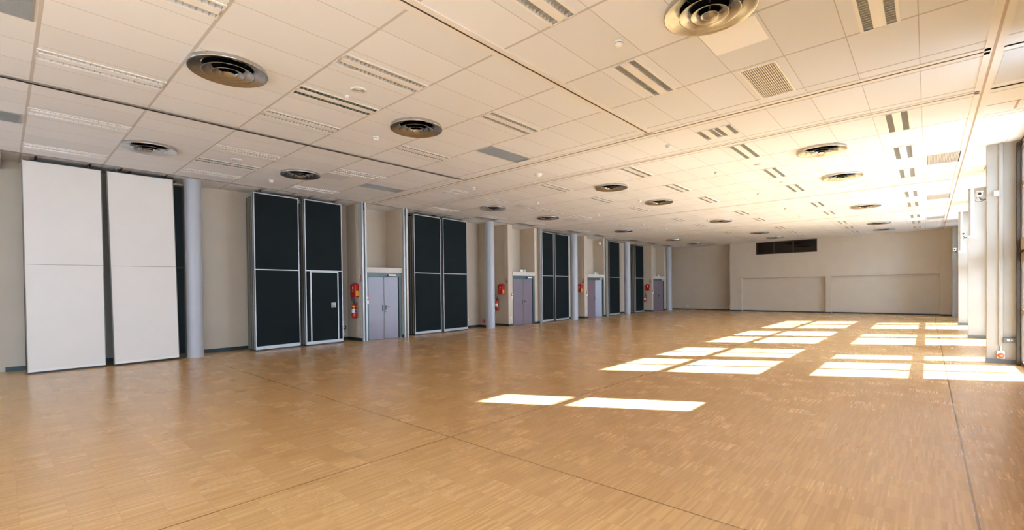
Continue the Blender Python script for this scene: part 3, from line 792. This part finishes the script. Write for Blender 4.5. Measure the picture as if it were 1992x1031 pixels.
wallbox('light_switch', -13.58, 20.98, 0.36, 0.035, 0.06, 0.012, M_plastic, 'white switch plate low on the pier beside the third door', 'socket', 'X', False)
wallbox('light_switch', -12.72, 32.85, 0.27, 0.05, 0.05, 0.012, M_plastic, 'small white socket plate low on the far wall near the corner column', 'socket', 'Y', False)
wallbox('light_switch', -9.85, 32.85, 0.27, 0.05, 0.05, 0.012, M_plastic, 'small white socket plate at the corner where the far wall steps forward', 'socket', 'Y', False)
r = empty('alarm_bell', (-13.99, 13.72, 0.26), label='red round alarm device at the foot of the pipe beside the second column', cat='alarm bell')
MB().lathe([(0.001, -0.05), (0.06, -0.045), (0.075, -0.02), (0.075, 0)], 20, M_redlab, axis='Y').build('dome', M_redlab, r)
MB().lathe([(0.001, -0.055), (0.02, -0.055), (0.02, -0.04)], 12, M_paper, axis='Y').build('cap', M_paper, r)
def pipe(name, pts, r_, m, label):
    tag(MB().tube(pts, r_, 8, m).build(name, m), label, 'pipe')
pipe('cable_conduit', [(-13.93, 13.70, HC), (-13.93, 13.70, 0.33)], 0.014, M_wall, 'thin beige conduit running down beside the second round column')
pipe('cable_conduit', [(-13.60, 14.645, HC), (-13.60, 14.645, 1.84)], 0.018, M_wall, 'beige conduit running down to the red box left of the purple door')
pipe('cable_conduit', [(-13.46, 7.665, HC), (-13.46, 7.665, 0.1)], 0.014, M_wall, 'thin beige conduit on the pier left of the lavender door')
pipe('cable_conduit', [(-13.74, 20.825, HC), (-13.74, 20.825, 1.84)], 0.018, M_wall, 'beige conduit above the red box left of the third door')

# ------------------------------------------------------------------ things on the right-hand pillars
y1 = 13.38
tag(MB().box(-0.028, 0.028, -0.035, 0, 0.36, HC, M_pillar, 0.003).build('cable_duct', None, loc=(1.085, y1, 0)), 'cream vertical cable duct on the nearest right-hand pillar', 'cable duct')
r = empty('warning_light', (1.085, y1, 0.0), label='white and orange-red warning beacon at the foot of the nearest pillar', cat='warning beacon')
MB().box(-0.055, 0.055, -0.05, 0, 0.10, 0.25, M_plastic, 0.012).build('housing', None, r)
MB().lathe([(0.001, -0.035), (0.03, -0.03), (0.048, -0.012), (0.052, 0)], 24, M_orange, (0, -0.05, 0.165), 'Y').build('lens', None, r)
MB().box(-0.02, 0.02, -0.088, -0.083, 0.152, 0.168, M_paper).build('label', None, r)
MB().tube([(0, -0.02, 0.25), (0, -0.02, 0.37)], 0.012, 8, M_plastic).build('stem', None, r)
wallbox('socket_box', 1.205, y1, 0.475, 0.09, 0.05, 0.07, M_greypl, 'dark grey socket box low on the nearest right-hand pillar', 'socket')
wallbox('junction_box', 1.022, y1, 3.40, 0.035, 0.05, 0.05, M_plastic, 'small white box high on the nearest pillar beside the cable duct', 'junction box', 'Y', False)
def duct(x, y, z0, lb):
    r = empty('cable_duct', (x, y, 0), label=lb, cat='cable duct', group='white ducts on the pillars')
    MB().box(-0.035, 0.035, -0.03, 0, z0, HC, M_plastic, 0.003).build('channel', None, r)
    MB().box(-0.10, 0.10, -0.05, 0, z0-0.08, z0, M_plastic, 0.004).build('end_box', None, r)
duct(0.975, 19.14, 3.02, 'white vertical cable duct on the middle right-hand pillar'); duct(0.985, 25.04, 2.90, 'white vertical cable duct on the farthest right-hand pillar')
def make_cam():
    r = empty('security_camera', cat='security camera')
    MB().box(-0.20, 0.02, -0.04, 0.04, -0.045, 0.035, M_plastic, 0.02).build('camera_body', None, r)
    s = MB(); s.box(-0.24, 0.04, -0.05, 0.05, 0.036, 0.044, M_plastic, 0.003); s.build('sun_shield', None, r)
    MB().lathe([(0.001, -0.012), (0.024, -0.012), (0.028, 0.0)], 20, M_blackpl, (-0.20, 0, -0.005), 'X').build('lens', None, r)
    s = MB(); s.tube([(0.0, 0, -0.045), (0.0, -0.03, -0.10), (-0.01, -0.105, -0.10)], 0.011, 8, M_greypl); s.lathe([(0.001, 0), (0.04, 0), (0.04, -0.012), (0.001, -0.012)], 16, M_plastic, (-0.01, -0.10, -0.10), 'Y')
    s.tube([(0.0, 0.03, -0.03), (0.05, 0.05, -0.11), (0.03, 0.0, -0.14), (0.0, -0.09, -0.11)], 0.005, 6, M_blackpl); s.build('bracket', None, r)
    return r
cm = make_cam(); used = False
for x, y, z, lb in ((0.785, 13.47, 3.42, 'nearest'), (0.785, 19.24, 3.08, 'middle'), (0.785, 25.13, 2.95, 'farthest')):
    o = cm if not used else copy_tree(cm); used = True
    place(o, (x, y, z), PI/2, 'white security camera on the %s right-hand pillar' % lb, 'security cameras on the pillars')
wallbox('socket_box', 1.12, yf-0.55, 0.42, 0.07, 0.09, 0.08, M_blackpl, 'black socket box at the right end of the far wall', 'socket')

# ------------------------------------------------------------------ outside ground
tag(MB().box(1.9, 90, -60, 110, -0.35, -0.18).build('paving', M_ground), 'pale sunlit paving outside the windows', 'paving', kind='structure')
tag(MB().box(3.2, 3.6, 29.9, 35.0, -0.2, 7.0).build('added_sun_block', M_wall), kind='structure')  # unseen wall, added to keep the sun off the last window

# ------------------------------------------------------------------ light
sun = bpy.data.lights.new('sun', 'SUN'); sun.energy = 80.0; sun.angle = math.radians(0.53); sun.color = (0.83, 0.985, 1.23)
so = bpy.data.objects.new('sun', sun); C.objects.link(so); so.location = (20, 10, 15)
so.rotation_euler = Vector((-1, -0.56, -1/1.472)).to_track_quat('-Z', 'Y').to_euler()
W = bpy.data.worlds.new('sky'); bpy.context.scene.world = W; W.use_nodes = True
nt = W.node_tree; bg = nt.nodes['Background']; bg.inputs[0].default_value = (0.62, 0.83, 1.14, 1); bg.inputs[1].default_value = 14.5
for a, c in WIN:     # daylight portals in the window openings
    al = bpy.data.lights.new('window_portal', 'AREA'); al.shape = 'RECTANGLE'; al.size = WT-WB; al.size_y = c-a
    al.cycles.is_portal = True
    ao = bpy.data.objects.new('window_portal', al); C.objects.link(ao); ao.location = (XR+0.10, (a+c)/2, (WT+WB)/2)
    ao.rotation_euler = Vector((-1, 0, 0)).to_track_quat('-Z', 'Y').to_euler()
    M3 = Matrix(((0, 0, 1), (0, 1, 0), (-1, 0, 0))); ao.rotation_euler = M3.to_euler()   # local x -> world -z, y -> y, -z -> -x

for a, c in ADDED_NWIN:
    al = bpy.data.lights.new('window_portal', 'AREA'); al.shape = 'RECTANGLE'; al.size = c-a; al.size_y = 3.8
    al.cycles.is_portal = True
    ao = bpy.data.objects.new('window_portal', al); C.objects.link(ao); ao.location = ((a+c)/2, YN-0.12, 2.0)
    ao.rotation_euler = (PI/2, 0, 0)

# ------------------------------------------------------------------ camera
cam = bpy.data.cameras.new('camera'); co = bpy.data.objects.new('camera', cam); C.objects.link(co)
cam.sensor_width = 36.0; cam.lens = 36.0*896.8132/1992; cam.clip_start = 0.05; cam.clip_end = 300
cam.shift_x = 0.0; cam.shift_y = (573.083-515.5)/1992
co.matrix_world = Matrix.Translation((0, 0, H)) @ Matrix.Rotation(math.radians(42.04318675), 4, 'Z') @ Matrix.Rotation(math.radians(89.32046586), 4, 'X') @ Matrix.Rotation(math.radians(-0.66799708), 4, 'Z')
sc = bpy.context.scene; sc.camera = co
sc.view_settings.view_transform = 'Standard'; sc.view_settings.look = 'None'; sc.view_settings.gamma = 1.0
sc.view_settings.use_curve_mapping = False; sc.view_settings.exposure = 0.26
sc.cycles.max_bounces = 12; sc.cycles.diffuse_bounces = 9; sc.cycles.glossy_bounces = 4; sc.cycles.transparent_max_bounces = 12
